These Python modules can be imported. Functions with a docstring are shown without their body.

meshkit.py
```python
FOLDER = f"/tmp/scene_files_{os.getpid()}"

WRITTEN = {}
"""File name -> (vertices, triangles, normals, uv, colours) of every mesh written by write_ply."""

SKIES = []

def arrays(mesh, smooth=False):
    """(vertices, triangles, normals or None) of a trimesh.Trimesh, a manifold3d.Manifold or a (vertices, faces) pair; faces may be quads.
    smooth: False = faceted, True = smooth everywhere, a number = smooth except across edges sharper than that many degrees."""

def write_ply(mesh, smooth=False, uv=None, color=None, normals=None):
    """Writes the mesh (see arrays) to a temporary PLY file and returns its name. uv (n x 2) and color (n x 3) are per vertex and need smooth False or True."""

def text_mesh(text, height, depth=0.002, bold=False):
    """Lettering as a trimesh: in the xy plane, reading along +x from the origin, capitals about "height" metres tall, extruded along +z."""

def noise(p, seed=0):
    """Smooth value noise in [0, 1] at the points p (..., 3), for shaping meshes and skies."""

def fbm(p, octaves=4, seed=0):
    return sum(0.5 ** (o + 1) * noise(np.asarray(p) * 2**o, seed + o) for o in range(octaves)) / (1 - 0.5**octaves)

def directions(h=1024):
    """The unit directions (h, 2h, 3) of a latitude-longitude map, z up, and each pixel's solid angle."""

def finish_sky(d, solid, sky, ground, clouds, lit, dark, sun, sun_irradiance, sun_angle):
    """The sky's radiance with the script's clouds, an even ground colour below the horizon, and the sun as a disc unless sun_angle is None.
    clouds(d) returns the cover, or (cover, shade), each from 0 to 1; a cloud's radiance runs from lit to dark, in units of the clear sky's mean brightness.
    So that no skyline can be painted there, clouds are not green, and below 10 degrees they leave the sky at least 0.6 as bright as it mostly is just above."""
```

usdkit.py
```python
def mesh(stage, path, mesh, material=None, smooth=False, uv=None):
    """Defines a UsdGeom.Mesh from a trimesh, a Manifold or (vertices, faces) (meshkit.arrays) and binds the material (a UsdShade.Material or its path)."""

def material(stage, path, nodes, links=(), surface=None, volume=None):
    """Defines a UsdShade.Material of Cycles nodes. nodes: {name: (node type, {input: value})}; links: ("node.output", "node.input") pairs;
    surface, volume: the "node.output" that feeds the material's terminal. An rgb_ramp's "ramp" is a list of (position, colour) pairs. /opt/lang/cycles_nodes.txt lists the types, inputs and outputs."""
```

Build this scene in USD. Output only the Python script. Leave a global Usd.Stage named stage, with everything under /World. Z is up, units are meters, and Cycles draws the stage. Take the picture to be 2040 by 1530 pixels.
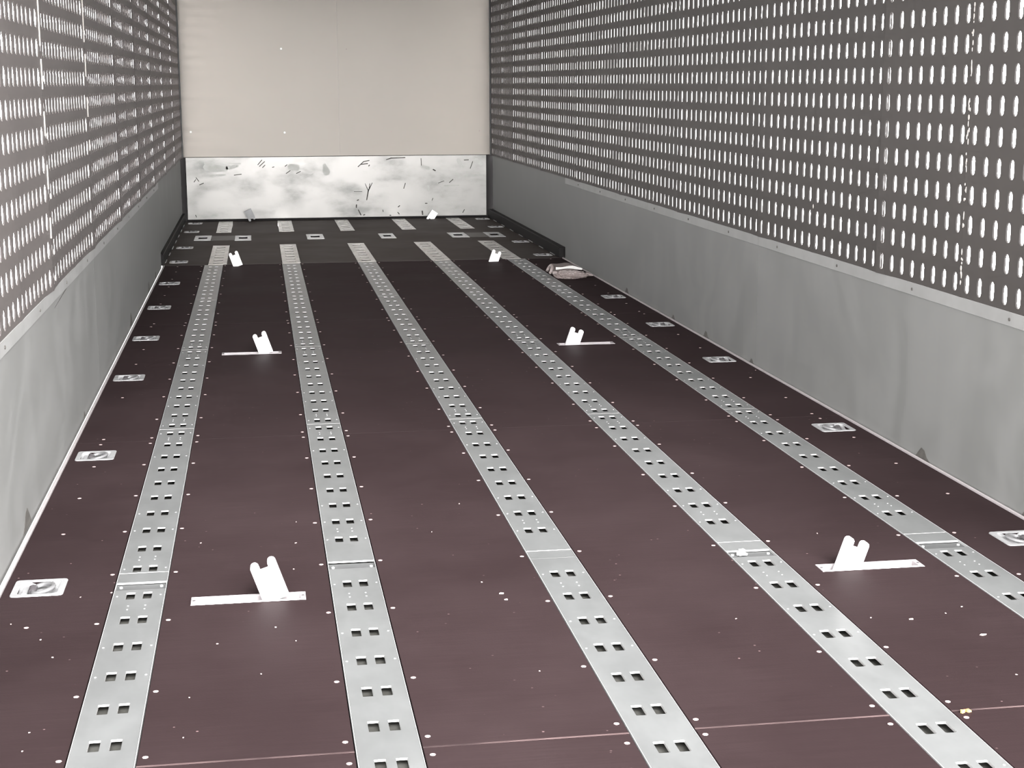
import math, random
import numpy as np, trimesh, usdkit
import manifold3d as m3
from manifold3d import Manifold, CrossSection
from meshkit import fbm
from pxr import Usd, UsdGeom, UsdLux, UsdShade, Gf, Sdf, Vt

rng = np.random.default_rng(7)
stage = Usd.Stage.CreateInMemory()
UsdGeom.SetStageUpAxis(stage, UsdGeom.Tokens.z)
UsdGeom.SetStageMetersPerUnit(stage, 1.0)
UsdGeom.Xform.Define(stage, '/World')
UsdGeom.Scope.Define(stage, '/World/Looks')

# ------------------------------------------------------------------ camera
FPX, PITCH, YAW, ROLL = 3126.588, math.radians(10.85141), math.radians(9.10744), math.radians(-0.15574)
EYE = np.array([0.58408, 0.0, 1.09435])
fw = np.array([math.sin(YAW) * math.cos(PITCH), math.cos(YAW) * math.cos(PITCH), -math.sin(PITCH)])
rt = np.cross(fw, [0, 0, 1]); rt /= np.linalg.norm(rt)
up = np.cross(rt, fw)
c_, s_ = math.cos(ROLL), math.sin(ROLL)
rt, up = c_ * rt + s_ * up, -s_ * rt + c_ * up
cam = UsdGeom.Camera.Define(stage, '/World/camera')
cam.CreateHorizontalApertureAttr(36.0)
cam.CreateVerticalApertureAttr(27.0)
cam.CreateFocalLengthAttr(FPX / 2040 * 36.0)
cam.CreateClippingRangeAttr(Gf.Vec2f(0.05, 2000))
cam.CreateExposureAttr(EXPO := 0.0)
mm = Gf.Matrix4d(*rt, 0, *up, 0, *(-fw), 0, *EYE, 1)
cam.AddTransformOp().Set(mm)

# ------------------------------------------------------------------ daylight: bright overcast sky all round
dome = UsdLux.DomeLight.Define(stage, '/World/sky')
dome.CreateIntensityAttr(1.0)
SKY = usdkit.material(stage, '/World/Looks/hazy_sky', {
    'sky': ('sky_texture', {'sky_type': 'multiple_scattering', 'sun_disc': False, 'sun_elevation': 0.70, 'sun_rotation': 3.0, 'aerosol_density': 4.0}),
    'bw': ('rgb_to_bw', {}), 'ad': ('math', {'math_type': 'add', 'value2': 0.9}), 'tint': ('mix_color', {'blend_type': 'multiply', 'fac': 1.0, 'use_clamp': False, 'b': (1.0, .975, .975)}),
    'bg': ('background_shader', {'strength': 0.95})},
    [('sky.color', 'bw.color'), ('bw.val', 'ad.value1'), ('ad.value', 'tint.a'), ('tint.result', 'bg.color')], surface='bg.background')
UsdShade.MaterialBindingAPI.Apply(dome.GetPrim()).Bind(SKY)

# ------------------------------------------------------------------ helpers
used = {}
def path_for(name, parent=None):
    base = (str(parent.GetPath()) if parent is not None else '/World') + '/'
    k = used.get(base + name, 0); used[base + name] = k + 1
    return base + (name if k == 0 else f'{name}_{k:03d}')
def setk(p, **kw):
    for k, v in kw.items():
        if v: p.SetCustomDataByKey(k, v)
    return p
def obj(name, mesh, mat, parent=None, smooth=False):
    if isinstance(mesh, list): mesh = trimesh.util.concatenate([tm(x) for x in mesh])
    return usdkit.mesh(stage, path_for(name, parent), mesh, mat, smooth=smooth).GetPrim()
def thing(name, label, cat, group=None, loc=(0, 0, 0), rotz=0):
    x = UsdGeom.Xform.Define(stage, path_for(name))
    x.AddTranslateOp().Set(Gf.Vec3d(*map(float, loc)))
    if rotz: x.AddRotateZOp().Set(math.degrees(rotz))
    return setk(x.GetPrim(), label=label, category=cat, group=group)
def struct(name):
    return setk(UsdGeom.Xform.Define(stage, path_for(name)).GetPrim(), kind='structure')
def dup(root, label, loc, rotz=0):
    was = root.GetCustomData()
    nm = root.GetName().rstrip('0123456789').rstrip('_')
    x = UsdGeom.Xform.Define(stage, path_for(nm)); p = x.GetPrim()
    p.GetReferences().AddInternalReference(root.GetPath()); p.SetInstanceable(True)
    x.ClearXformOpOrder()
    x.AddTranslateOp().Set(Gf.Vec3d(*map(float, loc)))
    if rotz: x.AddRotateZOp().Set(math.degrees(rotz))
    return setk(p, label=label, category=was['category'], group=was.get('group'))
def tm(m):
    if isinstance(m, trimesh.Trimesh): return m
    q = m.to_mesh()
    return trimesh.Trimesh(np.array(q.vert_properties[:, :3], float), np.array(q.tri_verts), process=False)
def box(x0, x1, y0, y1, z0, z1):
    b = trimesh.creation.box([x1 - x0, y1 - y0, z1 - z0]); b.apply_translation([(x0 + x1) / 2, (y0 + y1) / 2, (z0 + z1) / 2]); return b
def chbox(x0, x1, y0, y1, z0, z1, c=0.0015):
    """box with chamfered edges"""
    def sq(a, z): return [[x0 + a, y0 + a, z], [x1 - a, y0 + a, z], [x1 - a, y1 - a, z], [x0 + a, y1 - a, z]]
    pts = np.array(sq(c, z0) + sq(0, z0 + c) + sq(0, z1 - c) + sq(c, z1), float)
    return trimesh.convex.convex_hull(pts)
def rectcs(x0, x1, y0, y1):
    return CrossSection([[(x0, y0), (x1, y0), (x1, y1), (x0, y1)]])
def rrect(x0, x1, y0, y1, r, seg=16):
    return rectcs(x0 + r, x1 - r, y0 + r, y1 - r).offset(r, m3.JoinType.Round, 2.0, seg)
def ext(cs, z0, z1):
    return Manifold.extrude(cs, z1 - z0).translate((0, 0, z0))
def chext(cs, z0, z1, c=0.0008):
    """extrusion whose top edge is chamfered"""
    a = ext(cs, z0, z1 - c)
    b = ext(cs.offset(-c, m3.JoinType.Miter, 2.0), z1 - c - 1e-5, z1)
    return a + b
def disc(x, y, z0, z1, r, n=10, dome=0.0):
    a = np.arange(n) * 2 * math.pi / n
    ring = np.c_[x + r * np.cos(a), y + r * np.sin(a)]
    pts = [np.c_[ring, np.full(n, z0)], np.c_[ring, np.full(n, z1)]]
    if dome: pts.append(np.c_[x + .55 * r * np.cos(a), y + .55 * r * np.sin(a), np.full(n, z1 + dome)])
    return trimesh.convex.convex_hull(np.vstack(pts))
def tube(pts, r, n=8, closed=False):
    pts = np.asarray(pts, float); k = len(pts)
    r = np.broadcast_to(np.asarray(r, float), (k,))
    if closed: t = np.roll(pts, -1, 0) - np.roll(pts, 1, 0)
    else: t = np.gradient(pts, axis=0)
    t /= np.linalg.norm(t, axis=1, keepdims=True)
    ref = np.array([0, 0, 1.0]) if abs(t[:, 2]).max() < .9 else np.array([1.0, .3, 0])
    u = np.cross(t, ref); u /= np.linalg.norm(u, axis=1, keepdims=True); w = np.cross(u, t)
    a = np.arange(n) * 2 * math.pi / n
    v = (pts[:, None] + r[:, None, None] * (np.cos(a)[None, :, None] * u[:, None] + np.sin(a)[None, :, None] * w[:, None])).reshape(-1, 3)
    f = []
    for i in range(k if closed else k - 1):
        j = (i + 1) % k
        for q in range(n):
            p = (q + 1) % n
            f += [[i * n + q, j * n + p, j * n + q], [i * n + q, i * n + p, j * n + p]]
    if not closed:
        v = np.vstack([v, pts[0], pts[-1]]); c0, c1 = len(v) - 2, len(v) - 1
        for q in range(n):
            p = (q + 1) % n
            f += [[c0, p, q], [c1, (k - 1) * n + q, (k - 1) * n + p]]
    m = trimesh.Trimesh(v, np.array(f), process=False); m.fix_normals(); return m

# ------------------------------------------------------------------ materials
L = '/World/Looks/'
def lin(r, g, b):
    f = lambda c: c / 12.92 if c <= .04045 else ((c + .055) / 1.055) ** 2.4
    return tuple(f(x / 255) for x in (r, g, b))
def mat(name, c1, c2=None, scale=(3, 3, 3), detail=4, rough=.5, rough2=None, metal=0.0, bump=0.0, bscale=200, spec=.5, lo=.35, hi=.65, distortion=0.0):
    c2 = c2 or c1
    n = {'g': ('geometry', {}), 'm': ('mapping', {'scale': scale}), 'n': ('noise_texture', {'scale': 1.0, 'detail': detail, 'roughness': .6, 'distortion': distortion}),
         'r': ('rgb_ramp', {'ramp': [(0, c1), (lo, c1), (hi, c2), (1, c2)]}),
         'p': ('principled_bsdf', {'roughness': rough, 'metallic': metal, 'specular_ior_level': spec})}
    l = [('g.position', 'm.vector'), ('m.vector', 'n.vector'), ('n.fac', 'r.fac'), ('r.color', 'p.base_color')]
    if rough2 is not None:
        n['q'] = ('map_range', {'from_min': lo, 'from_max': hi, 'to_min': rough, 'to_max': rough2, 'clamp': True})
        l += [('n.fac', 'q.value'), ('q.result', 'p.roughness')]
    if bump:
        n['bn'] = ('noise_texture', {'scale': bscale, 'detail': 3.0}); n['b'] = ('bump', {'strength': bump, 'distance': .001})
        l += [('g.position', 'bn.vector'), ('bn.fac', 'b.height'), ('b.normal', 'p.normal')]
    return usdkit.material(stage, L + name, n, l, surface='p.BSDF')

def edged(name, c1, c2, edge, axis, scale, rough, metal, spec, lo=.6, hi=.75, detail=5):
    """sheet metal, faces picked by axis get another colour (rail rims: painted light)"""
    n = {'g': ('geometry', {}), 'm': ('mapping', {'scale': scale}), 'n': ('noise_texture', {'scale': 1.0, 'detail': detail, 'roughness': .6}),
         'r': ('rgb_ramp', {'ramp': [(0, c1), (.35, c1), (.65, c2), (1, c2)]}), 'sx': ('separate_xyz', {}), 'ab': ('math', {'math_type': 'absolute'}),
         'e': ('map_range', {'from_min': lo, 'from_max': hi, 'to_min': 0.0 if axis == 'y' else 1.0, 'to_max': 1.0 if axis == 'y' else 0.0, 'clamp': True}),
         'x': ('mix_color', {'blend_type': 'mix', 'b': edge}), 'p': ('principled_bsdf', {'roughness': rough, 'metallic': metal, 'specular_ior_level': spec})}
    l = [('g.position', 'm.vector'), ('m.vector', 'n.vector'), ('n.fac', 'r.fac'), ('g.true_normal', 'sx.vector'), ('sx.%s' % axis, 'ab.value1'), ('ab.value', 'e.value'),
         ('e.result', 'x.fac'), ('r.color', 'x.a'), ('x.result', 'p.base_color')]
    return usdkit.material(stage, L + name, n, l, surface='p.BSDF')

def floor_mat(name, base, base2, spec=.02):
    """film-faced plywood: dark brown film, faint cross grain, pale dust specks"""
    n = {'g': ('geometry', {}),
         'm1': ('mapping', {'scale': (1.1, 1.1, 1.0)}), 'n1': ('noise_texture', {'scale': 1.3, 'detail': 5.0, 'roughness': .6}),
         'r1': ('rgb_ramp', {'ramp': [(0, base), (.38, base), (.64, base2), (1, base2)]}),
         'm2': ('mapping', {'scale': (7.0, 160.0, 1.0)}), 'n2': ('noise_texture', {'scale': 1.0, 'detail': 3.0}),
         'r2': ('rgb_ramp', {'ramp': [(0, (.86,) * 3), (.4, (.97,) * 3), (.65, (1.06,) * 3), (1, (1.2,) * 3)]}),
         'mx': ('mix_color', {'blend_type': 'multiply', 'fac': 1.0, 'use_clamp': False}),
         'v': ('voronoi_texture', {'scale': 26.0, 'randomness': 1.0}), 'vr': ('rgb_ramp', {'ramp': [(0, (1, 1, 1)), (.045, (.9,) * 3), (.075, (0, 0, 0)), (1, (0, 0, 0))]}),
         'n3': ('noise_texture', {'scale': 2.2, 'detail': 2.0}), 'r3': ('rgb_ramp', {'ramp': [(0, (0, 0, 0)), (.5, (0, 0, 0)), (.62, (1, 1, 1)), (1, (1, 1, 1))]}),
         'vm': ('mix_color', {'blend_type': 'multiply', 'fac': 1.0}), 'dust': ('mix_color', {'blend_type': 'mix', 'b': lin(120, 100, 100)}),
         'dm': ('math', {'math_type': 'multiply', 'value2': .55}),
         'q': ('map_range', {'from_min': .3, 'from_max': .7, 'to_min': .58, 'to_max': .72, 'clamp': True}),
         'bn': ('noise_texture', {'scale': 240.0, 'detail': 2.0}), 'b': ('bump', {'strength': .12, 'distance': .001}),
         'p': ('principled_bsdf', {'specular_ior_level': spec})}
    l = [('g.position', 'm1.vector'), ('m1.vector', 'n1.vector'), ('n1.fac', 'r1.fac'), ('g.position', 'm2.vector'), ('m2.vector', 'n2.vector'), ('n2.fac', 'r2.fac'),
         ('r1.color', 'mx.a'), ('r2.color', 'mx.b'), ('g.position', 'v.vector'), ('v.distance', 'vr.fac'), ('g.position', 'n3.vector'), ('n3.fac', 'r3.fac'),
         ('vr.color', 'vm.a'), ('r3.color', 'vm.b'), ('mx.result', 'dust.a'), ('vm.result', 'dm.value1'), ('dm.value', 'dust.fac'), ('dust.result', 'p.base_color'),
         ('n1.fac', 'q.value'), ('q.result', 'p.roughness'), ('g.position', 'bn.vector'), ('bn.fac', 'b.height'), ('b.normal', 'p.normal')]
    return usdkit.material(stage, L + name, n, l, surface='p.BSDF')

def kick_mat(name, c1, c2, metal, rough, swirl=.5, scale=1.3):
    """dull zinc sheet with watery swirls and faint vertical streaks"""
    n = {'g': ('geometry', {}), 'n1': ('noise_texture', {'scale': scale, 'detail': 3.0, 'distortion': .6}),
         'k': ('math', {'math_type': 'multiply', 'value2': 34.0}), 's': ('math', {'math_type': 'sine'}),
         'a': ('map_range', {'from_min': -1.0, 'from_max': 1.0, 'to_min': 0.0, 'to_max': swirl}),
         'm2': ('mapping', {'scale': (6.0, 6.0, .35)}), 'n2': ('noise_texture', {'scale': 1.0, 'detail': 4.0}),
         'ad': ('math', {'math_type': 'add'}), 'r': ('rgb_ramp', {'ramp': [(0, c1), (.45, c1), (1, c2)]}),
         'q': ('map_range', {'from_min': .3, 'from_max': 1.0, 'to_min': rough, 'to_max': rough + .1, 'clamp': True}),
         'p': ('principled_bsdf', {'metallic': metal, 'specular_ior_level': .12})}
    l = [('g.position', 'n1.vector'), ('n1.fac', 'k.value1'), ('k.value', 's.value1'), ('s.value', 'a.value'), ('g.position', 'm2.vector'), ('m2.vector', 'n2.vector'),
         ('n2.fac', 'ad.value1'), ('a.result', 'ad.value2'), ('ad.value', 'r.fac'), ('r.color', 'p.base_color'), ('ad.value', 'q.value'), ('q.result', 'p.roughness')]
    return usdkit.material(stage, L + name, n, l, surface='p.BSDF')

M = {}
M['floor'] = floor_mat('film_plywood', (.0135, .0088, .0092), (.0185, .0125, .013))
M['floor_far'] = floor_mat('film_plywood_far', (.0155, .0112, .0094), (.021, .0155, .013), .15)
M['seam'] = mat('seam_filler_pale', (.070, .049, .048), (.020, .0135, .0138), scale=(5, 9, 9), rough=.7, spec=.1)
M['seam_dark'] = mat('seam_filler_dark', (.020, .0135, .0138), (.0125, .0085, .009), scale=(5, 9, 9), rough=.7, spec=.05)
M['seam_far'] = mat('seam_filler_grey', (.085, .077, .072), (.045, .04, .038), scale=(5, 9, 9), rough=.5)
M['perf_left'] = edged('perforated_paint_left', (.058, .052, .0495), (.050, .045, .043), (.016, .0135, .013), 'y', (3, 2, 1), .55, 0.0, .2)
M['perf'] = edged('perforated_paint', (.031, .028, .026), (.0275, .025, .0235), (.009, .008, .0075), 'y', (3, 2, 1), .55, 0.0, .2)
M['kick'] = kick_mat('zinc_sheet', (.112, .114, .110), (.134, .136, .132), .08, .55, swirl=.35)
M['kick_lip'] = mat('zinc_lip', (.185, .187, .183), (.160, .162, .158), scale=(5, 5, 5), rough=.55, metal=.1, spec=.15)
M['kick_end'] = mat('zinc_end', (.315, .312, .30), (.15, .155, .147), scale=(2.6, 1, 5.0), detail=6, rough=.32, rough2=.45, metal=.4, lo=.47, hi=.74)
M['white'] = mat('grp_white', (.245, .223, .197), (.238, .217, .192), scale=(.8, .8, .8), rough=.42, spec=.4)
M['rail'] = edged('galvanised', (.140, .146, .145), (.114, .119, .118), (.30, .30, .295), 'z', (9, 5, 9), .36, .5, .4)  # paler upright faces: light caught by the hole rims, put into the colour
M['plate'] = mat('plate_zinc', (.42, .41, .39), (.34, .333, .318), scale=(9, 5, 9), rough=.27, rough2=.36, metal=.75)
M['rail_edge'] = mat('galvanised_edge', (.26, .267, .265), rough=.5, metal=.3)
M['insert'] = mat('galvanised_dull', (.20, .205, .206), (.165, .17, .171), scale=(14, 14, 14), rough=.45, metal=.5)
M['gap'] = mat('joint_gap_grey', (.060, .062, .062), (.050, .052, .052), scale=(14, 14, 14), rough=.6, metal=.1, spec=.2)
M['tray'] = mat('tray_grey', (.046, .046, .042), (.026, .026, .023), scale=(30, 20, 30), rough=.8, spec=.1)
M['link'] = mat('link_grey', (.070, .066, .062), (.058, .055, .051), scale=(9, 9, 9), rough=.6, spec=.2)
M['zinc_bright'] = mat('zinc_bright', (.33, .335, .337), (.27, .275, .277), scale=(20, 20, 20), rough=.26, rough2=.36, metal=.5)
M['ringsteel'] = mat('ring_steel', (.22, .222, .225), rough=.28, metal=.7)
M['darksteel'] = mat('dark_clip', (.045, .042, .044), rough=.5, metal=.2)
M['stop'] = mat('stop_plate_metal', (.80, .80, .795), (.74, .74, .735), scale=(25, 25, 12), rough=.38, metal=.45)
M['trough'] = mat('trough_metal', (.29, .272, .277), (.235, .222, .227), scale=(25, 25, 25), rough=.42, metal=.3)
M['trim'] = mat('alloy_trim', (.36, .335, .338), rough=.4, metal=.5)
M['black'] = mat('black_paint', (.0045, .004, .004), rough=.6, spec=.12)
M['screw'] = mat('screw_head', (.27, .21, .205), (.20, .155, .15), scale=(30, 30, 30), rough=.5, metal=.2)
M['stain'] = mat('scuff_stain', (.040, .038, .035), (.062, .060, .054), scale=(30, 30, 30), rough=.65, spec=.2)
M['stain_soft'] = mat('scuff_soft', (.235, .24, .225), (.285, .29, .275), scale=(12, 12, 12), rough=.5, metal=.2)
M['sealant'] = mat('sealant', (.26, .245, .225), rough=.6)
M['roof'] = mat('roof_sheet', (.13, .12, .108), rough=.6)
M['frame'] = mat('frame_steel', (.30, .29, .28), rough=.5, metal=.3)
M['ground'] = mat('yard_concrete', (.55, .54, .53), (.49, .48, .47), scale=(.6, .6, .6), rough=.85)
M['bag'] = mat('bag_plastic', (.165, .137, .13), (.24, .207, .20), scale=(14, 14, 14), rough=.34, bump=.6, bscale=60)
M['bag_dark'] = mat('bag_shaded', (.085, .070, .066), (.115, .097, .092), scale=(14, 14, 14), rough=.5, spec=.2)  # darker bag tone: shade of the upward face painted into the colour
M['paper'] = mat('paper_white', (.50, .50, .485), rough=.6)
M['chip'] = mat('pale_chip', (.34, .27, .25), rough=.7)
M['yellow'] = mat('yellow_bit', (.42, .20, .055), rough=.6)

# ------------------------------------------------------------------ dimensions
W = 2.48
XL, XR = -0.016, W + 0.012
Y0, YE = 2.0, 12.98
TOP = 2.69
KZ = 0.509
PY, PZ = 1.191 / 16, 0.0807
RAIL = [(0.242, 0.354), (0.714, 0.824), (1.183, 1.295), (1.652, 1.764), (2.125, 2.239)]
SEAMS = [2.465, 4.9, 7.345, 9.803]

# ------------------------------------------------------------------ side walls: perforated sheets (slots are real holes)
def slot_cell(w):
    """one cell of the sheet, PY x PZ, with an obround slot; returns 2-D boundary loop and triangles of the face"""
    h, n = 0.0530, 6
    r = w / 2
    a = np.linspace(0, math.pi, n + 1)
    topc = np.c_[r * np.cos(a), (h / 2 - r) + r * np.sin(a)]
    bot = -topc
    loop = np.vstack([topc, bot])
    cs = rectcs(-PY / 2, PY / 2, -PZ / 2, PZ / 2) - CrossSection([loop.tolist()])
    polys = cs.to_polygons()
    tri = m3.triangulate(polys)
    pts = np.vstack(polys)
    return loop, pts, np.asarray(tri)
CELL = {-1: slot_cell(.046), 1: slot_cell(.0265)}
COLS, ROWS, THICK = 16, 18, {-1: .0032, 1: .0041}
THK = .0035
def sag(y, ya, yb, near):
    u, d, mid = y - ya, yb - y, abs(y - (ya + yb) / 2)
    return .0070 * np.exp(-d / .09) + near * np.exp(-u / .10) + .0018 * np.exp(-mid / .05)
def perf_panel(ya, side, near):
    """side -1: left wall (inside is +x), +1: right wall"""
    yb = ya + COLS * PY
    LOOP, CPTS, CTRI = CELL[side]; THK = THICK[side]
    V, F, k = [], [], 0
    cy = ya + (np.arange(COLS) + .5) * PY
    cz = KZ + (np.arange(ROWS) + .5) * PZ
    gy, gz = np.meshgrid(cy, cz, indexing='ij'); c = np.c_[gy.ravel(), gz.ravel()]
    n = len(CPTS)
    face2 = (c[:, None] + CPTS[None]).reshape(-1, 2)
    tri = (np.arange(len(c))[:, None, None] * n + CTRI[None]).reshape(-1, 3)
    nl = len(LOOP)
    lp = (c[:, None] + LOOP[None]).reshape(-1, 2)
    i = np.arange(nl); j = (i + 1) % nl
    def at(p2, depth):
        s = sag(p2[:, 0], ya, yb, near)
        x = (XL + s - depth) if side < 0 else (XR - s + depth)
        return np.c_[x, p2]
    vin, vout = at(face2, 0), at(face2, THK)
    lin_, lout = at(lp, 0), at(lp, THK)
    nf = len(face2); off = 2 * nf; m = len(lp)
    base = (np.arange(len(c)) * nl)[:, None]
    A, B = (base + i).ravel() + off, (base + j).ravel() + off
    walls = np.vstack([np.c_[A, B, B + m], np.c_[A, B + m, A + m]])
    # outer rim
    rim2 = np.array([[ya, KZ], [yb, KZ], [yb, KZ + ROWS * PZ], [ya, KZ + ROWS * PZ]])
    ro = off + 2 * m
    rin, rout = at(rim2, 0), at(rim2, THK)
    rim = np.array([[ro + q, ro + (q + 1) % 4, ro + 4 + (q + 1) % 4] for q in (1, 3)] + [[ro + q, ro + 4 + (q + 1) % 4, ro + 4 + q] for q in (1, 3)])
    v = np.vstack([vin, vout, lin_, lout, rin, rout])
    if side < 0: f = np.vstack([tri, tri[:, ::-1] + nf, walls[:, ::-1], rim])
    else: f = np.vstack([tri[:, ::-1], tri + nf, walls, rim[:, ::-1]])
    return (v, f)

wall_left, wall_right = struct('wall_left'), struct('wall_right')
JOINTS = [4.655 + 1.191 * k for k in range(-2, 8)]
for side, wall in ((-1, wall_left), (1, wall_right)):
    s = lambda a, b: (a, b) if side < 0 else (-b, -a)
    for ya in JOINTS[:-1]:
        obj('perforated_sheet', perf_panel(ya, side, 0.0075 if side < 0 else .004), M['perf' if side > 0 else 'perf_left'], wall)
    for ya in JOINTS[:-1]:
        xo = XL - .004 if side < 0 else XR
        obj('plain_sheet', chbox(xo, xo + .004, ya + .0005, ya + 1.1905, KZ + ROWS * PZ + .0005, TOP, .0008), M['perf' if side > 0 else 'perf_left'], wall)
    # steel post at the rear doorway
    x0, x1 = (XL - THK, XL + .004) if side < 0 else (XR - .004, XR + THK)
    obj('rear_post', chbox(x0 - (.04 if side < 0 else 0), x1 + (.04 if side > 0 else 0), Y0, JOINTS[0] - .002, 0.0, TOP, .003), M['frame'], wall)
    # upright posts outside behind the sheet joints
    for ya in JOINTS[1:-1]:
        xo = XL - .05 if side < 0 else XR + .012
        if ya < 9: obj('sheet_post', chbox(xo, xo + .038, ya - .004, ya + .006, KZ, TOP, .001), M['frame'], wall)
    # kick plates of zinc sheet with folded top lip
    edges = [Y0, 3.41, 5.848, 9.755, 12.955]
    for a, b in zip(edges[:-1], edges[1:]):
        xa = XL - .03 if side < 0 else XR
        rec = .012 if a > 9 else 0.0
        xa += -rec if side < 0 else rec
        kp = obj('kick_plate', chbox(xa, xa + .03, a + .0008, b - .0008, -.01, KZ - .002, .0015), M['kick'], wall)
        if a < 9:
            lx = (XL - .001, XL + .0022) if side < 0 else (XR - .0022, XR + .001)
            obj('folded_lip', chbox(lx[0], lx[1], a + .0008, b - .0008, KZ - .036, KZ + .001, .0008), M['kick_lip'], kp)
    # fixing screws in the lip
    for y in np.arange(2.52, 9.6, .62):
        x = XL + .003 if side < 0 else XR - .003
        d = trimesh.creation.cylinder(.0045, .003, sections=8); d.apply_transform(trimesh.transformations.rotation_matrix(math.pi / 2, [0, 1, 0])); d.apply_translation([x, y, KZ - .018])
        obj('screw', d, M['stain'], wall)
    # top rail
    xo = XL - .06 if side < 0 else XR - .02
    obj('top_rail', chbox(xo, xo + .08, Y0, YE, TOP - .002, TOP + .12, .004), M['frame'], wall)

# added pale strips standing in for lit sheet edges on the near left wall
for yj, segs in ((4.655, [(.66, .72), (.80, .87), (.95, 1.02), (1.08, 1.165), (1.20, 1.40)]), (5.846, [(.86, .90), (.98, 1.05), (1.12, 1.20), (1.24, 1.45)])):
    for za, zb in segs:
        obj('lit_edge_strip', chbox(XL + .007, XL + .0105, yj - .0045, yj + .0035, za, zb, .001), M['sealant'], wall_left)
# sealant squeezed from the sheet joint on the right wall, flecks beside each slot row
pieces = []
for r in range(ROWS):
    z0 = KZ + (r + .5) * PZ
    if z0 > 1.6: break
    for q in range(5):
        y = 4.0595 + rng.normal(0, .0028); z = z0 + rng.uniform(-.026, .034)
        b = trimesh.creation.icosphere(1, 1.0); b.apply_scale([.0018, rng.uniform(.0015, .004), rng.uniform(.003, .010)]); b.apply_translation([XR - .002, y, z]); pieces.append(b)
obj('sealant_bead', pieces, M['sealant'], wall_right)
for k, (yy, zz) in enumerate([(4.652, .63), (4.652, .87), (4.655, 1.03), (4.652, 1.19), (5.25, .67), (5.85, .59), (4.06, .59), (4.06, 1.0)]):
    b = trimesh.creation.icosphere(1, 1.0); b.apply_scale([.002, .005, .008]); b.apply_translation([XR - .002, yy, zz]); obj('sealant_dab', b, M['sealant'], wall_right)
for k, (yy, zz) in enumerate([(4.667, .62), (4.665, .78), (4.667, .95), (4.66, 1.11), (4.665, .545)]):
    b = trimesh.creation.icosphere(1, 1.0); b.apply_scale([.003, .004, .009]); b.apply_translation([XL + .012, yy, zz]); obj('sealant_dab', b, M['sealant'], wall_left)

# dark grime patches where the zinc meets the floor
def patch(x, pts, t=.0012, inward=1):
    """flat stain on a side wall, pts in (y, z)"""
    m = tm(ext(CrossSection([list(map(tuple, pts))]) if sum(a[0] * b[1] - b[0] * a[1] for a, b in zip(pts, pts[1:] + pts[:1])) > 0 else CrossSection([list(map(tuple, pts[::-1]))]), 0, t))
    v = m.vertices.copy(); m.vertices = np.c_[x + inward * v[:, 2], v[:, 0], v[:, 1]]; m.fix_normals(); return m
for side, wall, ys in ((1, wall_right, [(4.26, .035), (3.6, .03), (8.05, .03), (7.1, .022), (6.55, .03), (5.9, .02)]), (-1, wall_left, [(3.95, .05), (7.35, .06), (8.6, .05), (5.3, .02), (9.2, .035)])):
    for y, h in ys:
        w = h * 1.6
        pts = [(y - w, .002), (y + w * .8, .002), (y + w * .5, h * .5), (y + w * .1, h), (y - w * .3, h * .85), (y - w * .6, h * .35)]
        obj('grime_patch', patch(XL + .0002 if side < 0 else XR - .0002, pts, .0008, -side), M['stain'], wall)
obj('scratch', patch(XL + .0002, [(4.70, .452), (4.98, .468), (5.10, .478), (4.98, .472)], .0006, 1), M['stain'], wall_left)

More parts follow.
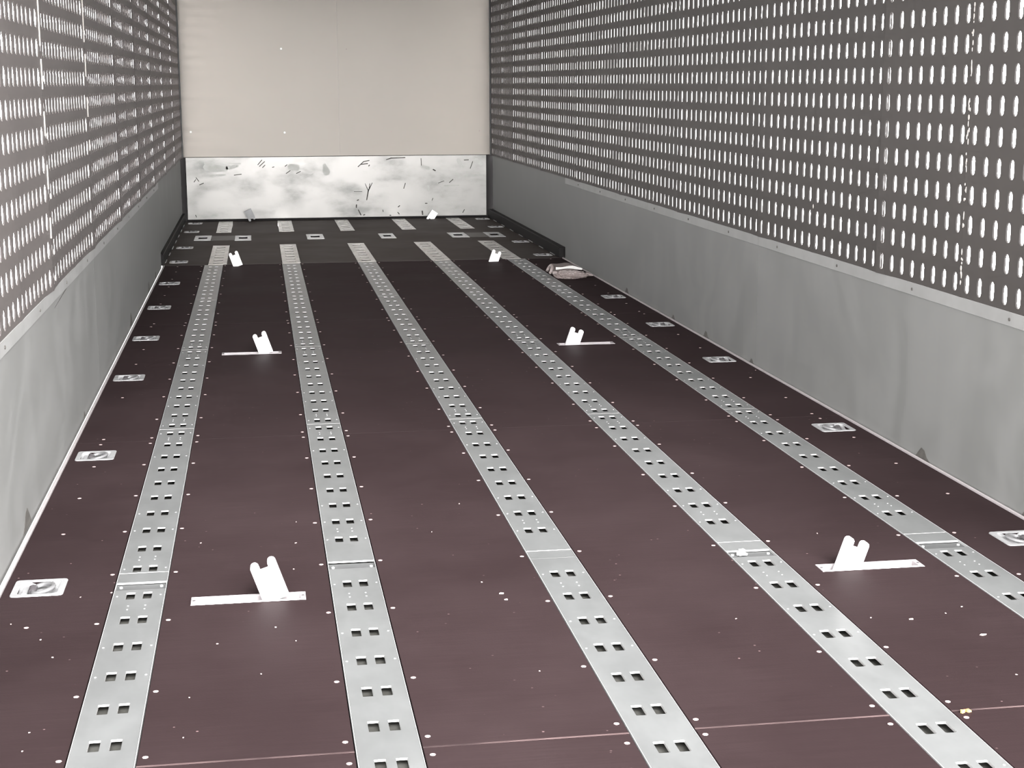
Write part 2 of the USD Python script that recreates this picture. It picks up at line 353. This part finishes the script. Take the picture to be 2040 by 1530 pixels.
# ------------------------------------------------------------------ end wall
we = struct('wall_end')
obj('white_sheet', chbox(XL - .03, 1.2497, YE, YE + .03, .516, TOP + .1, .0012), M['white'], we)
obj('white_sheet', chbox(1.2503, XR + .03, YE, YE + .03, .516, TOP + .1, .0012), M['white'], we)
kp = obj('zinc_sheet', chbox(.014, 2.452, YE - .004, YE + .02, .016, .512, .0015), M['kick_end'], we)
obj('light_blocker', box(XL - .04, XR + .04, YE + .031, YE + .04, -.02, TOP + .1), M['black'], we)  # unseen sheet added to stop light leaking through the sheet seam
for x, z, m in [(.063, .717, 'paper'), (.808, .707, 'paper'), (.799, 1.37, 'paper'), (1.669, .709, 'screw'), (1.32, 1.367, 'screw'), (2.40, .709, 'screw')]:
    d = trimesh.creation.cylinder(.0085 if m == 'paper' else .005, .005, sections=12); d.apply_transform(trimesh.transformations.rotation_matrix(math.pi / 2, [1, 0, 0])); d.apply_translation([x, YE - .0015, z])
    obj('screw', d, M[m], we)
# scuffs and stains on the zinc sheet of the end wall, traced where they sit (pixel -> plane of the sheet)
def on_end(px, py):
    d = (px - 1020) / FPX * rt + -(py - 765) / FPX * up + fw
    t = (YE - .004 - EYE[1]) / d[1]; q = EYE + t * d; return (q[0], q[2])
def smear(pts, width, m, name='scuff'):
    """a stroke of given widths (px) through pts (px)"""
    out = None
    w = np.broadcast_to(np.asarray(width, float), (len(pts),))
    for (a, wa), (b, wb) in zip(zip(pts[:-1], w[:-1]), zip(pts[1:], w[1:])):
        pa, pb = on_end(*a), on_end(*b)
        ca = CrossSection.circle(wa * .0041 / 2, 6).translate(pa); cb = CrossSection.circle(wb * .0041 / 2, 6).translate(pb)
        h = CrossSection.batch_hull([ca, cb]); out = h if out is None else out + h
    q = tm(ext(out, 0, .0008)); v = q.vertices.copy(); q.vertices = np.c_[v[:, 0], YE - .0041 - v[:, 2], v[:, 1]]; q.fix_normals()
    obj(name, q, M[m], kp)
def Z2(x, y): return (360 + x / 6.375, 300 + y / 6.375)
def Z3(x, y): return (660 + x / 6.375, 300 + y / 6.375)
for pts in ([Z2(980, 180), Z2(1030, 120)], [Z2(1000, 200), Z2(1065, 140)], [Z2(1040, 215), Z2(1070, 185)], [Z2(680, 312), Z2(770, 300)], [Z2(1325, 200), Z2(1350, 180)],
            [Z2(1340, 290), Z2(1390, 255)], [Z2(1470, 290), Z2(1520, 265)], [Z2(195, 345), Z2(230, 390)], [Z2(170, 400), Z2(190, 370)], [Z2(240, 435), Z2(290, 415)],
            [Z2(190, 820), Z2(200, 845)], [Z2(1165, 212), Z2(1185, 208)]): smear(pts, 1.6, 'stain')
smear([Z2(300, 160), Z2(520, 160), Z2(760, 165)], [2, 2, 2], 'stain_soft', 'stain')
smear([Z2(330, 210), Z2(450, 225), Z2(560, 225)], [15, 17, 13], 'stain_soft', 'stain')
smear([Z2(600, 220), Z2(720, 195)], [9, 6], 'stain_soft', 'stain')
smear([Z2(380, 320), Z2(560, 310)], [6, 4], 'stain_soft', 'stain')
smear([Z2(1390, 200), Z2(1470, 220)], [11, 13], 'stain_soft', 'stain')
smear([Z2(1830, 190), Z2(1850, 270)], [8, 15], 'stain_soft', 'stain')
smear([Z2(1530, 352), Z2(1680, 295)], 1.6, 'stain_soft')
for pts, w in (([Z3(520, 410), Z3(470, 510), Z3(450, 625)], [1.2, 2.6, 2]), ([Z3(430, 420), Z3(470, 510)], [1, 2]), ([Z3(490, 420), Z3(475, 510)], 1.2),
               ([Z3(340, 205), Z3(410, 140), Z3(480, 125)], 1.8), ([Z3(380, 175), Z3(460, 165)], 2), ([Z3(475, 195), Z3(485, 185)], 2),
               ([Z3(700, 115), Z3(760, 95), Z3(935, 90)], [1.5, 2.5, 2]), ([Z3(320, 690), Z3(318, 720)], 2.5), ([Z3(345, 755), Z3(375, 815)], 2.5), ([Z3(330, 632), Z3(345, 625)], 2.2),
               ([Z3(1155, 770), Z3(1160, 810)], 3), ([Z3(1670, 785), Z3(1690, 750)], 1.8), ([Z3(920, 480), Z3(940, 415)], 1.6), ([Z3(1500, 405), Z3(1545, 365)], 1.6),
               ([Z3(1360, 412), Z3(1430, 385)], 1.2), ([Z3(1690, 120), Z3(1740, 118)], 2), ([Z3(1295, 240), Z3(1320, 255)], 2.5), ([Z3(850, 715), Z3(868, 700)], 2), ([Z3(1195, 670), Z3(1215, 670)], 2.2),
               ([Z3(290, 520), Z3(390, 520)], 1.1), ([Z3(655, 755), Z3(658, 775)], 1.6), ([Z3(845, 785), Z3(862, 805)], 2), ([Z3(745, 820), Z3(756, 822)], 2), ([Z3(410, 818), Z3(425, 812)], 2),
               ([Z3(1140, 100), Z3(1145, 190)], 1.3), ([Z3(1765, 225), Z3(1795, 140)], 1.6), ([Z3(1280, 632), Z3(1290, 605)], 1.4)): smear(pts, w, 'stain')
for pts, w in (([Z3(1150, 205), Z3(1235, 225)], [6, 8]), ([Z3(1610, 120), Z3(1660, 200)], [8, 10]), ([Z3(1590, 290), Z3(1620, 340)], [7, 6]), ([Z3(1440, 445), Z3(1620, 440)], [4, 2]),
               ([Z3(1230, 450), Z3(1240, 490)], 4), ([Z3(1840, 120), Z3(1900, 170)], [8, 6]), ([Z3(1700, 320), Z3(1920, 310)], [6, 4])): smear(pts, w, 'stain_soft', 'stain')
# dark gap strip along the head of the zinc sheet
obj('head_joint', box(.0, 2.466, YE - .001, YE + .01, .5115, .5165), M['stain'], we)

# added dark strips in the end-wall corners, shading the slot glow
for x0, x1, w in ((XL - .002, XL + .013, wall_left), (XR - .009, XR + .002, wall_right)):
    obj('corner_shade_strip', chbox(x0, x1, YE - .045, YE - .0005, .51, TOP, .001), M['gap'], w)

# ------------------------------------------------------------------ roof, ground outside
ce = struct('ceiling')
obj('roof_sheet', box(XL - .06, XR + .06, Y0, YE + .03, TOP + .118, TOP + .14), M['roof'], ce)
for y in np.arange(2.4, 12.9, 1.191): obj('roof_bow', chbox(XL, XR, y - .02, y + .02, TOP + .07, TOP + .119, .003), M['roof'], ce)
gr = struct('ground')
obj('yard', box(-900, 900, -900, 900, -1.35, -1.25), M['ground'], gr)

# ------------------------------------------------------------------ floor: plywood boards between the rails, with cut-outs
PAN_Y = [3.4475, 4.72, 6.005, 6.955, 7.93, 8.905, 9.995, 10.87, 12.05, 12.79]
PANL, PANR = .077, 2.391
cut = None
def addcut(cs):
    global cut
    cut = cs if cut is None else cut + cs
for y in PAN_Y:
    for x in (PANL, PANR): addcut(rrect(x - .046, x + .046, y - .0485, y + .0485, .008))
STOPS = [('l', .412, .657, 3.2715, 3.3235), ('r', 1.824, 2.069, 3.2715, 3.3235), ('l', .413, .657, 6.4605, 6.5125), ('r', 1.822, 2.066, 6.4605, 6.5125)]
for _, x0, x1, y0, y1 in STOPS: addcut(rectcs(x0 + .004, x1 - .004, y0 + .004, y1 - .004))
SOCK = [(.177, 11.53, .118), (.463, 11.49, .115), (.980, 11.50, .122), (1.501, 11.465, .108), (2.020, 11.44, .125), (2.285, 11.42, .118)]
for x, y, w in SOCK: addcut(rectcs(x - w / 2 + .012, x + w / 2 - .012, y - .165, y + .165))
FAR1 = [(.263, .376), (.716, .828), (1.183, 1.298), (1.648, 1.766), (2.101, 2.216)]
FAR2 = [(.260, .372), (.728, .840), (1.188, 1.296), (1.655, 1.764), (2.104, 2.214)]
for x0, x1 in FAR1: addcut(rectcs(x0 - .002, x1 + .002, 9.806, 10.985))
for x0, x1 in FAR2: addcut(rectcs(x0 - .002, x1 + .002, 11.955, 12.945))

floor = struct('floor')
cols = [(0.002, RAIL[0][0])] + [(RAIL[i][1], RAIL[i + 1][0]) for i in range(4)] + [(RAIL[4][1], W - .002)]
SCR = [.042, .325, .715, 1.055, 1.41, 1.76, 2.115, 2.40]
rows_ = [(Y0, SEAMS[0])] + list(zip(SEAMS[:-1], SEAMS[1:]))
for ci, (cx0, cx1) in enumerate(cols):
    g0, g1 = (0 if ci == 0 else .0022), (0 if ci == 5 else .0022)
    for ri, (a, b) in enumerate(rows_):
        cs = rectcs(cx0 + g0, cx1 - g1, a + .001, b - .001) - cut
        bd = obj('floor_board', chext(cs, -.021, 0, .0006), M['floor'], floor)
        if ri == 0: ys = [2.43, 2.11]
        else: ys = [a + q for q in SCR if a + q < b - .02]
        for y in ys:
            xs = []
            if ci > 0: xs.append(cx0 + .0145 + rng.normal(0, .0012))
            if ci < 5: xs.append(cx1 - .0145 + rng.normal(0, .0012))
            if ci == 0 and abs(y - a - .325) > .05 and min(abs(y - q) for q in PAN_Y) > .09: xs.append(.080 + rng.normal(0, .003))
            if ci == 5 and min(abs(y - q) for q in PAN_Y) > .09: xs.append(2.398 + rng.normal(0, .003))
            for x in xs:
                obj('screw', disc(x, y + rng.normal(0, .006), -.0006, .0009, .0052, 8, .0007), M['screw'], bd)
        # filled seam to the next board
        obj('seam_filler', box(cx0 + g0, cx1 - g1, b - .0026, b + .0026, -.004, .00035), M['seam' if ri == 0 else 'seam_far' if ri == 3 else 'seam_dark'], floor)
fb = obj('floor_board', chext(rectcs(-.012, W + .008, SEAMS[-1] + .001, 12.965) - cut, -.021, 0, .0006), M['floor_far'], floor)
obj('under_floor', box(XL, XR, Y0, 12.97, -.075, -.05), M['black'], floor)

# alloy edge strips along the foot of both side walls, black bars in the far section
for nm, x0, x1 in (('trim_1', -.006, .0012), ('trim_2', W - .0016, W + .006)):
    t = struct(nm); obj('edge_strip', chbox(x0, x1, Y0, 9.78, -.012, .0055, .001), M['trim'], t)
for nm, x0, x1, xs in (('trim_3', XL - .012, -.004, -.0035), ('trim_4', 2.4625, XR + .012, 2.462)):
    t = struct(nm)
    obj('black_bar', chbox(x0, x1, 9.81, 12.955, .0005, .068, .003), M['black'], t)
    for y in np.arange(9.95, 12.8, .42):
        obj('weld', chbox(xs - .003, xs + .004, y, y + .16, .0005, .006, .001), M['insert'], t)
t = struct('trim_5'); obj('black_strip', chbox(.004, 2.462, 12.945, 12.974, .0004, .017, .002), M['black'], t)

# ------------------------------------------------------------------ track rails
PLATES = [(-.6 + 1.56 * 0 + .9, None)]
names = ['galvanised track rail next to the left wall', 'galvanised track rail second from the left wall, running beside the left row of stop plates',
         'galvanised track rail along the middle of the floor', 'galvanised track rail second from the right wall, white scrap on its joint', 'galvanised track rail next to the right wall, passing beside the crumpled bag']
for i, (x0, x1) in enumerate(RAIL):
    r = thing('track_rail', names[i], 'floor rail')
    xc = (x0 + x1) / 2
    near_end = [3.403, 3.480, 3.481, 3.413, 3.403][i]
    up_start = [3.526, 3.536, 3.543, 3.537, 3.530][i]
    rowsets = [(2.03, near_end, [3.36 - .16 * k + (.0 if i != 1 else .006) for k in range(13)]),
               (up_start, 5.060, [3.5575 + .16 * k for k in range(10)]),
               (5.0615, 6.621, [5.1185 + .16 * k for k in range(10)]),
               (6.6225, 8.182, [6.6795 + .16 * k for k in range(10)]),
               (8.1835, 9.8015, [8.2405 + .16 * k for k in range(10)])]
    for a, b, rows in rowsets:
        cs = rectcs(x0 + .0012, x1 - .0012, a + .0006, b - .0006)
        hol = [rrect(xc + s * .018 - .0095, xc + s * .018 + .0095, y - .0225, y + .0225, .0022, 8) for y in rows if a + .03 < y < b - .025 for s in (-1, 1)]
        cs = cs - CrossSection.batch_boolean(hol, m3.OpType.Add)
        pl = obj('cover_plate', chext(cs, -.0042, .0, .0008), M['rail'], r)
        # rivets: pairs near the plate ends and along the edges
        ends = [a, b]
        rv = []
        for e, sg in ((a, 1), (b, -1)):
            inner = [y for y in rows if a + .03 < y < b - .025]
            if not inner: continue
            first = min(inner) if sg > 0 else max(inner)
            for s in (-1, 1):
                rv += [(xc + s * .018, first + sg * .068, .0022), (xc + s * .018, first + sg * .092, .0022)]
                rv += [(xc + s * .0465, first, .0024)]
        for k, y in enumerate(rows[3::4] + rows[2:3]):
            if a + .03 < y < b - .03:
                for s in (-1, 1): rv.append((xc + s * .0465, y, .0026))
        for x, y, q in rv:
            if 2.2 < y < 6.8: obj('rivet', disc(x, y, -.0004, .0006, q, 7, .0005), M['rail_edge'], pl)
    # tray under the plates
    obj('tray', [box(x0 + .004, x1 - .004, 2.03, 9.80, -.0185, -.0155), box(x0 + .0012, x0 + .004, 2.03, 9.80, -.0185, -.0069), box(x1 - .004, x1 - .0012, 2.03, 9.80, -.0185, -.0069)], M['tray'], r)
    for e, (ea, eb) in enumerate(((x0 + .0002, x0 + .0016), (x1 - .0016, x1 - .0002))):
        obj('edge_bead', chbox(ea, eb, 2.03, 9.80, -.012, .0006, .0004), M['rail_edge'], r)
    # joint pieces at the second cross joint
    if i in (0, 3, 4):
        g = [3.457, 0, 0, 3.467, 3.460][i]
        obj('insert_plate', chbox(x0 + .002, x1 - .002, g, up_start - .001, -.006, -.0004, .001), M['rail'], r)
        lo = obj('sunken_plate', box(x0 + .002, x1 - .002, near_end, g, -.0115, -.0065), M['gap'], r)
        for x in (x0 + .012, x1 - .012): obj('screw', disc(x, (near_end + g) / 2 + .006, -.0067, -.0035, .004, 8, .001), M['rail_edge'], lo)
    elif i == 1:
        lo = obj('sunken_plate', box(x0 + .002, x1 - .002, near_end, up_start, -.0115, -.0065), M['gap'], r)
        for x in (x0 + .012, x1 - .010): obj('screw', disc(x, 3.505, -.0067, -.0035, .004, 8, .001), M['rail_edge'], lo)
    else:
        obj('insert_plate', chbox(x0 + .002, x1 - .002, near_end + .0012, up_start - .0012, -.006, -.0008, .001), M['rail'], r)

# short slotted plates in the far section
WORDS = ['leftmost', 'second from left', 'middle', 'second from right', 'rightmost']
for (rowname, yy0, yy1, xs, rows) in (('nearer', 9.808, 10.98, FAR1, [9.89 + .16 * k for k in range(7)]), ('farther', 11.96, 12.94, FAR2, [12.03 + .16 * k for k in range(6)])):
    for i, (x0, x1) in enumerate(xs):
        lab = f'short slotted floor plate, {WORDS[i]} ' + ('of the row just past the cross seam' if rowname == 'nearer' else 'of the row at the end wall')
        t = thing('slotted_plate', lab, 'floor plate', 'short slotted plates, ' + ('nearer row' if rowname == 'nearer' else 'row at the end wall'))
        xc = (x0 + x1) / 2
        cs = rectcs(x0, x1, yy0, yy1) - CrossSection.batch_boolean([rrect(xc - .030, xc + .030, y - .021, y + .021, .004, 8) for y in rows], m3.OpType.Add)
        obj('plate', chext(cs, -.0008, .0012, .0005), M['plate'], t)
        obj('tray', box(x0 + .002, x1 - .002, yy0 + .002, yy1 - .002, -.020, -.017), M['tray'], t)

# ------------------------------------------------------------------ recessed lashing rings
def ring_pan(sgn, label):
    """pan .112 x .117, ring hinged towards the wall (sgn -1: wall on the left)"""
    t = thing('lashing_ring', label, 'lashing ring', 'lashing rings along the ' + ('left wall' if sgn < 0 else 'right wall'))
    outer = rrect(-.0565, .0565, -.0585, .0585, .010)
    inner = rrect(-.0425, .0425, -.045, .045, .010)
    rim = chext(outer - inner, .0002, .0026, .0010)
    # dished bowl: lofted from the rim opening down to a smaller floor
    n = 6
    V, F = [], []
    lev = [(0, .0020), (.004, -.003), (.009, -.009), (.016, -.013)]
    loops = []
    for off_, z in lev:
        p = max(inner.offset(-off_, m3.JoinType.Round, 2.0, 16).to_polygons(), key=len) if off_ else inner.to_polygons()[0]
        p = np.asarray(p)
        a = np.arctan2(p[:, 1], p[:, 0]); th = np.linspace(-math.pi, math.pi, 48, endpoint=False)
        o = np.argsort(a); rr = np.interp(th, a[o], np.hypot(p[o, 0], p[o, 1]), period=2 * math.pi)
        loops.append(np.c_[rr * np.cos(th), rr * np.sin(th), np.full(48, z)])
    V = np.vstack(loops + [np.array([[0, 0, -.0135]])])
    for k in range(len(lev) - 1):
        for q in range(48):
            p = (q + 1) % 48
            F += [[k * 48 + q, k * 48 + p, (k + 1) * 48 + p], [k * 48 + q, (k + 1) * 48 + p, (k + 1) * 48 + q]]
    b = (len(lev) - 1) * 48
    F += [[b + q, b + (q + 1) % 48, len(V) - 1] for q in range(48)]
    bowl = trimesh.Trimesh(V, np.array(F), process=False)
    obj('pan', rim, M['zinc_bright'], t)
    obj('bowl', bowl, M['zinc_bright'], t, smooth=50)
    # D ring lying in the pan, leaning a little up at its free end
    a = np.linspace(-2.2, 2.2, 25)
    pts = np.c_[-sgn * (.004 + .027 * np.cos(a)), .030 * np.sin(a), -.004 + .005 * (np.cos(a) + .6)]
    pts = np.vstack([pts, ])
    obj('ring', tube(pts, .0052, 8, closed=True), M['ringsteel'], t, smooth=50)
    # hinge clip over the straight of the ring
    cl = tube([[sgn * .014 + .0, -.014, -.004], [sgn * .014, 0, .0005], [sgn * .014, .014, -.004]], .0085, 8)
    obj('hinge_clip', cl, M['darksteel'], t, smooth=50)
    obj('hinge_plate', chbox(min(sgn * .024, sgn * .036), max(sgn * .024, sgn * .036), -.026, .026, -.010, -.002, .0015), M['zinc_bright'], t)
    return t
ORD = ['nearest the camera', 'second from the camera', 'third from the camera', 'fourth from the camera', 'fifth from the camera', 'sixth from the camera', 'seventh from the camera, past the seam',
       'eighth from the camera', 'ninth from the camera', 'tenth from the camera, at the end wall']
for sgn, x, wall in ((-1, PANL, 'left'), (1, PANR, 'right')):
    first = None
    for k, y in enumerate(PAN_Y):
        xx = x - (.010 if (k > 5 and sgn < 0) else 0)
        if sgn > 0 and k == 5: continue      # hidden behind the crumpled bag
        lab = f'recessed zinc lashing ring by the {wall} wall, ' + ORD[k]
        if first is None:
            first = ring_pan(sgn, lab); first.GetAttribute('xformOp:translate').Set(Gf.Vec3d(x, y, 0))
        else: dup(first, lab, (x, y, 0))

# ------------------------------------------------------------------ fold-up stop plates in their troughs
def stop_shape(flip=False):
    """57 mm wide plate with two rounded prongs, in (u, v): u across, v along; foot at v=0"""
    w, Lp = .0567, .0812
    body = rectcs(0, w, -.010, .062)
    pr = rrect(0, .0185, .03, Lp, .0090, 24) + rrect(w - .0185, w, .03, Lp, .0090, 24) + rectcs(0, w, .03, .0615)
    notch = CrossSection.circle(.0102, 28).translate((w / 2, .0728))
    s = (body + pr) - notch
    if flip: s = s.mirror((0, 1)).translate((0, .0815))
    return s
def stop_plate(side, label, group, base, y, lean=19.0, trough=None, flip=False, plate_mat='stop'):
    t = thing('stop_plate', label, 'stop plate', group)
    cs = stop_shape(flip)
    a = math.radians(lean)
    m = tm(chext(cs, 0, .0195, .0012) ^ Manifold.cube((1, 1, .1), True).translate((0, 0, 0)))
    v = m.vertices.copy()
    # (u, v, depth) -> leaning in the x-z plane, thickness along y
    u, vv, d = v[:, 0], v[:, 1], v[:, 2]
    if side == 'r': u = .0567 - u
    sx = -1 if side == 'l' else 1
    # chamfered face (d large) faces the camera
    x = u * math.cos(a) + sx * vv * math.sin(a)
    z = vv * math.cos(a) - sx * -1 * 0 + (u * math.sin(a) if side == 'l' else (-u) * math.sin(a))
    # keep the foot line level: the plate is cut off at its foot by the trough
    z0 = z.min()
    if side == 'l': px, pz = base, 0.0
    else: px, pz = base, 0.0
    x = x + px; z = z + pz
    m.vertices = np.c_[x, y + .0195 - d, z]; m.fix_normals()
    obj('plate', m, M[plate_mat], t, smooth=35)
    if trough:
        x0, x1, y0, y1 = trough
        inn = rectcs(x0 + .010, x1 - .012, y0 + .007, y1 - .007)
        out = rectcs(x0, x1, y0, y1)
        rim = chext(out - inn, .0002, .0020, .0006)
        walls_ = ext(inn.offset(.0025, m3.JoinType.Miter, 2.0) - inn, -.0185, .0003)
        base_ = ext(inn.offset(.0025, m3.JoinType.Miter, 2.0), -.0195, -.0170)
        tr = obj('trough', tm(rim + walls_ + base_), M['trough'], t)
        for x in (x0 + .006, x1 - .006): obj('screw', disc(x, (y0 + y1) / 2, .0019, .0024, .0035, 8, .0006), M['darksteel'], tr)
        obj('pivot_pin', tube([[base + (.03 if side == 'l' else .027), y0 + .005, -.006], [base + (.03 if side == 'l' else .027), y1 - .005, -.006]], .004, 8), M['darksteel'], t)
    return t
gl = None
stop_plate('l', 'white notched stop plate tilted up from its trough, left row, nearest the camera', gl, .5640, 3.2805, trough=STOPS[0][1:])
stop_plate('r', 'white notched stop plate tilted up from its trough, right row, nearest the camera', gl, 1.8590, 3.2805, trough=STOPS[1][1:])
stop_plate('l', 'white notched stop plate tilted up from its trough, second in the left row', gl, .5648, 6.4680, trough=STOPS[2][1:])
stop_plate('r', 'white notched stop plate tilted up from its trough, second in the right row', gl, 1.8530, 6.4680, trough=STOPS[3][1:])
stop_plate('l', 'white notched stop plate on the cross seam, left of the second rail', gl, .4165, 9.70)
stop_plate('r', 'white notched stop plate on the cross seam, in front of the right slotted plate', gl, 1.9900, 9.665)
stop_plate('l', 'stop plate in shaded grey leaning at the end wall, left side, its notch at the foot', gl, .5030, 12.86, lean=24, flip=True, plate_mat='insert')  # duller metal here: the unlit look is put into its colour
stop_plate('r', 'white stop plate leaning steeply at the end wall, right side', gl, 1.9360, 12.86, lean=33, flip=True)

# ------------------------------------------------------------------ recessed sockets across the far section
SL = ['leftmost of the row across the far floor', 'second from left in the row across the far floor', 'third from left, near the middle of the far floor', 'third from right, right of the middle of the far floor', 'second from right in the row across the far floor', 'rightmost of the row across the far floor']
for (x, y, w), lab in zip(SOCK, SL):
    t = thing('floor_socket', 'small framed metal socket, ' + lab, 'floor socket', 'sockets across the far floor')
    out, inn = rectcs(x - w / 2, x + w / 2, y - .18, y + .18), rrect(x - w * .27, x + w * .27, y - .062, y + .062, .012)
    obj('frame', chext(out - inn, .0003, .0030, .0008), M['zinc_bright'], t)
    obj('cup', ext(inn.offset(.004, m3.JoinType.Round, 2.0, 16), -.018, -.015), M['darksteel'], t)
for x0, x1, y0, lab in ((.238, .404, 11.51, 'left'), (2.086, 2.223, 11.43, 'right')):
    t = obj('link_plate', chbox(x0, x1, y0 - .17, y0 + .17, .0003, .0018, .0005), M['link'])
    setk(t, label=f'dull grey link plate between the two {lab} floor sockets', category='metal plate')

# ------------------------------------------------------------------ crumpled bag by the right wall
bag = thing('rolled_bag', 'crumpled pale plastic bag rolled up on the floor against the right wall', 'bag', loc=(2.325, 8.86, 0))
def blob(n, fn):
    m = trimesh.creation.icosphere(4, 1.0); m.vertices = fn(m.vertices.copy()); m.fix_normals(); return m
def roll(v):
    p = v / np.linalg.norm(v, axis=1, keepdims=True)
    sp = lambda q, e: np.sign(q) * np.abs(q) ** e
    k = 1 + .10 * (fbm(np.c_[p * 2.2 + 4], 3, 3) - .5)
    x = sp(p[:, 0], .5) * .080 * k
    y = .085 + sp(p[:, 1], .6) * .105 * k
    z = .032 + sp(p[:, 2], .7) * .028 * k + .003 * np.sin(x * 60) * (p[:, 2] > 0) - .05 * np.maximum(x - .02, 0)
    return np.c_[x, y, np.maximum(z, .001)]
obj('roll', blob(4, roll), M['bag_dark'], bag, smooth=40)
def crum(v):
    p = v / np.linalg.norm(v, axis=1, keepdims=True)
    f = fbm(p * 3.6 + 11, 4, 5) - .5
    k = 1 + .75 * f
    q = np.c_[.012 + p[:, 0] * .090 * k, -.085 + p[:, 1] * .075 * k, .012 + p[:, 2] * .024 * (1 + 1.4 * f)]
    q[:, 2] = np.maximum(q[:, 2], .0006); return q
obj('crumpled_side', blob(4, crum), M['bag'], bag, smooth=15)
xs = np.linspace(-.068, .084, 12)
obj('folded_edge', tube(np.c_[xs, -.030 + .004 * np.sin(xs * 70), .050 + .003 * np.sin(xs * 40 + 1) - .10 * np.maximum(xs - .03, 0)], .0082 + .002 * np.sin(xs * 55), 9), M['paper'], bag, smooth=40)
obj('tail', tube([[.088, -.05, .014], [.105, -.055, .013], [.125, -.056, .010], [.146, -.055, .006]], [.005, .012, .008, .003], 8), M['bag'], bag, smooth=40)
th = np.linspace(-.4, 3.6, 18)
obj('open_end', tube(np.c_[-.098 + .012 * np.sin(th), .01 + .05 * np.cos(th), .034 + .026 * np.sin(th)], .0085, 7), M['bag'], bag, smooth=40)
obj('corner_flap', chbox(-.090, -.062, -.045, -.020, .012, .034, .006), M['bag'], bag, smooth=40)

# ------------------------------------------------------------------ bits lying on the floor
def flake(x, y, z, sx, sy, h, seed):
    r = np.random.default_rng(seed); n = 9
    a = np.arange(n) * 2 * math.pi / n; rr = r.uniform(.6, 1.0, n)
    top = np.c_[x + sx * rr * np.cos(a), y + sy * rr * np.sin(a), z + r.uniform(.3, 1, n) * h]
    bot = top.copy(); bot[:, 2] = z + .0001
    return trimesh.convex.convex_hull(np.vstack([top, bot]))
t = obj('paper_scrap', [flake(1.686, 3.446, -.004, .0185, .016, .0065, 3), flake(1.692, 3.464, -.002, .009, .008, .006, 4)], M['paper'])
setk(t, label='torn white paper scrap on the joint of the rail second from the right wall', category='paper scrap')
t = obj('yellow_crumb', [flake(1.782, 2.455, 0, .006, .006, .006, 5), flake(1.795, 2.457, 0, .006, .005, .005, 6)], M['yellow'])
setk(t, label='yellow crumb on the floor beside the rail second from the right wall', category='crumb')
CH = [(1.0035, 1183, 'larger of two pale chips close together on the middle of the near floor', [(1008, 1195)]),
      (0, 0, 'smaller of two pale chips close together on the middle of the near floor', [(999, 1183)]),
      (0, 0, 'pale splinter on the near floor at the lower right', [(1959, 1265)]),
      (0, 0, 'small white chip on the floor below the right near stop plate trough', [(1815, 1234)])]
def on_floor(px, py):
    d = (px - 1020) / FPX * rt + -(py - 765) / FPX * up + fw
    q = EYE - EYE[2] / d[2] * d; return q[:2]
for k, (_, _, lab, pp) in enumerate(CH):
    t = obj('pale_chip', [flake(*on_floor(*p), 0, .0055 if k != 2 else .009, .004, .003, 20 + k) for p in pp], M['chip'])
    setk(t, label=lab, category='chip')
CR = [(22, 1244), (81, 1275), (222, 1181), (160, 1190), (433, 1283), (590, 1277), (589, 1082), (1735, 1231), (1884, 1222), (1916, 1209), (2025, 1344), (377, 1390), (365, 1470), (520, 1343), (549, 1250), (105, 1310), (44, 1497), (58, 1460), (1628, 1063), (1466, 1233), (585, 1134), (915, 1004), (1505, 738), (590, 1040), (400, 1082), (960, 1160), (1075, 1337), (860, 1060)]
t = obj('floor_crumbs', [flake(*on_floor(*p), 0, rng.uniform(.0016, .003), rng.uniform(.0016, .003), .0016, 60 + i) for i, p in enumerate(CR)], M['chip'])
setk(t, label='tiny pale crumbs scattered over the brown floor boards', category='crumbs', kind='stuff')
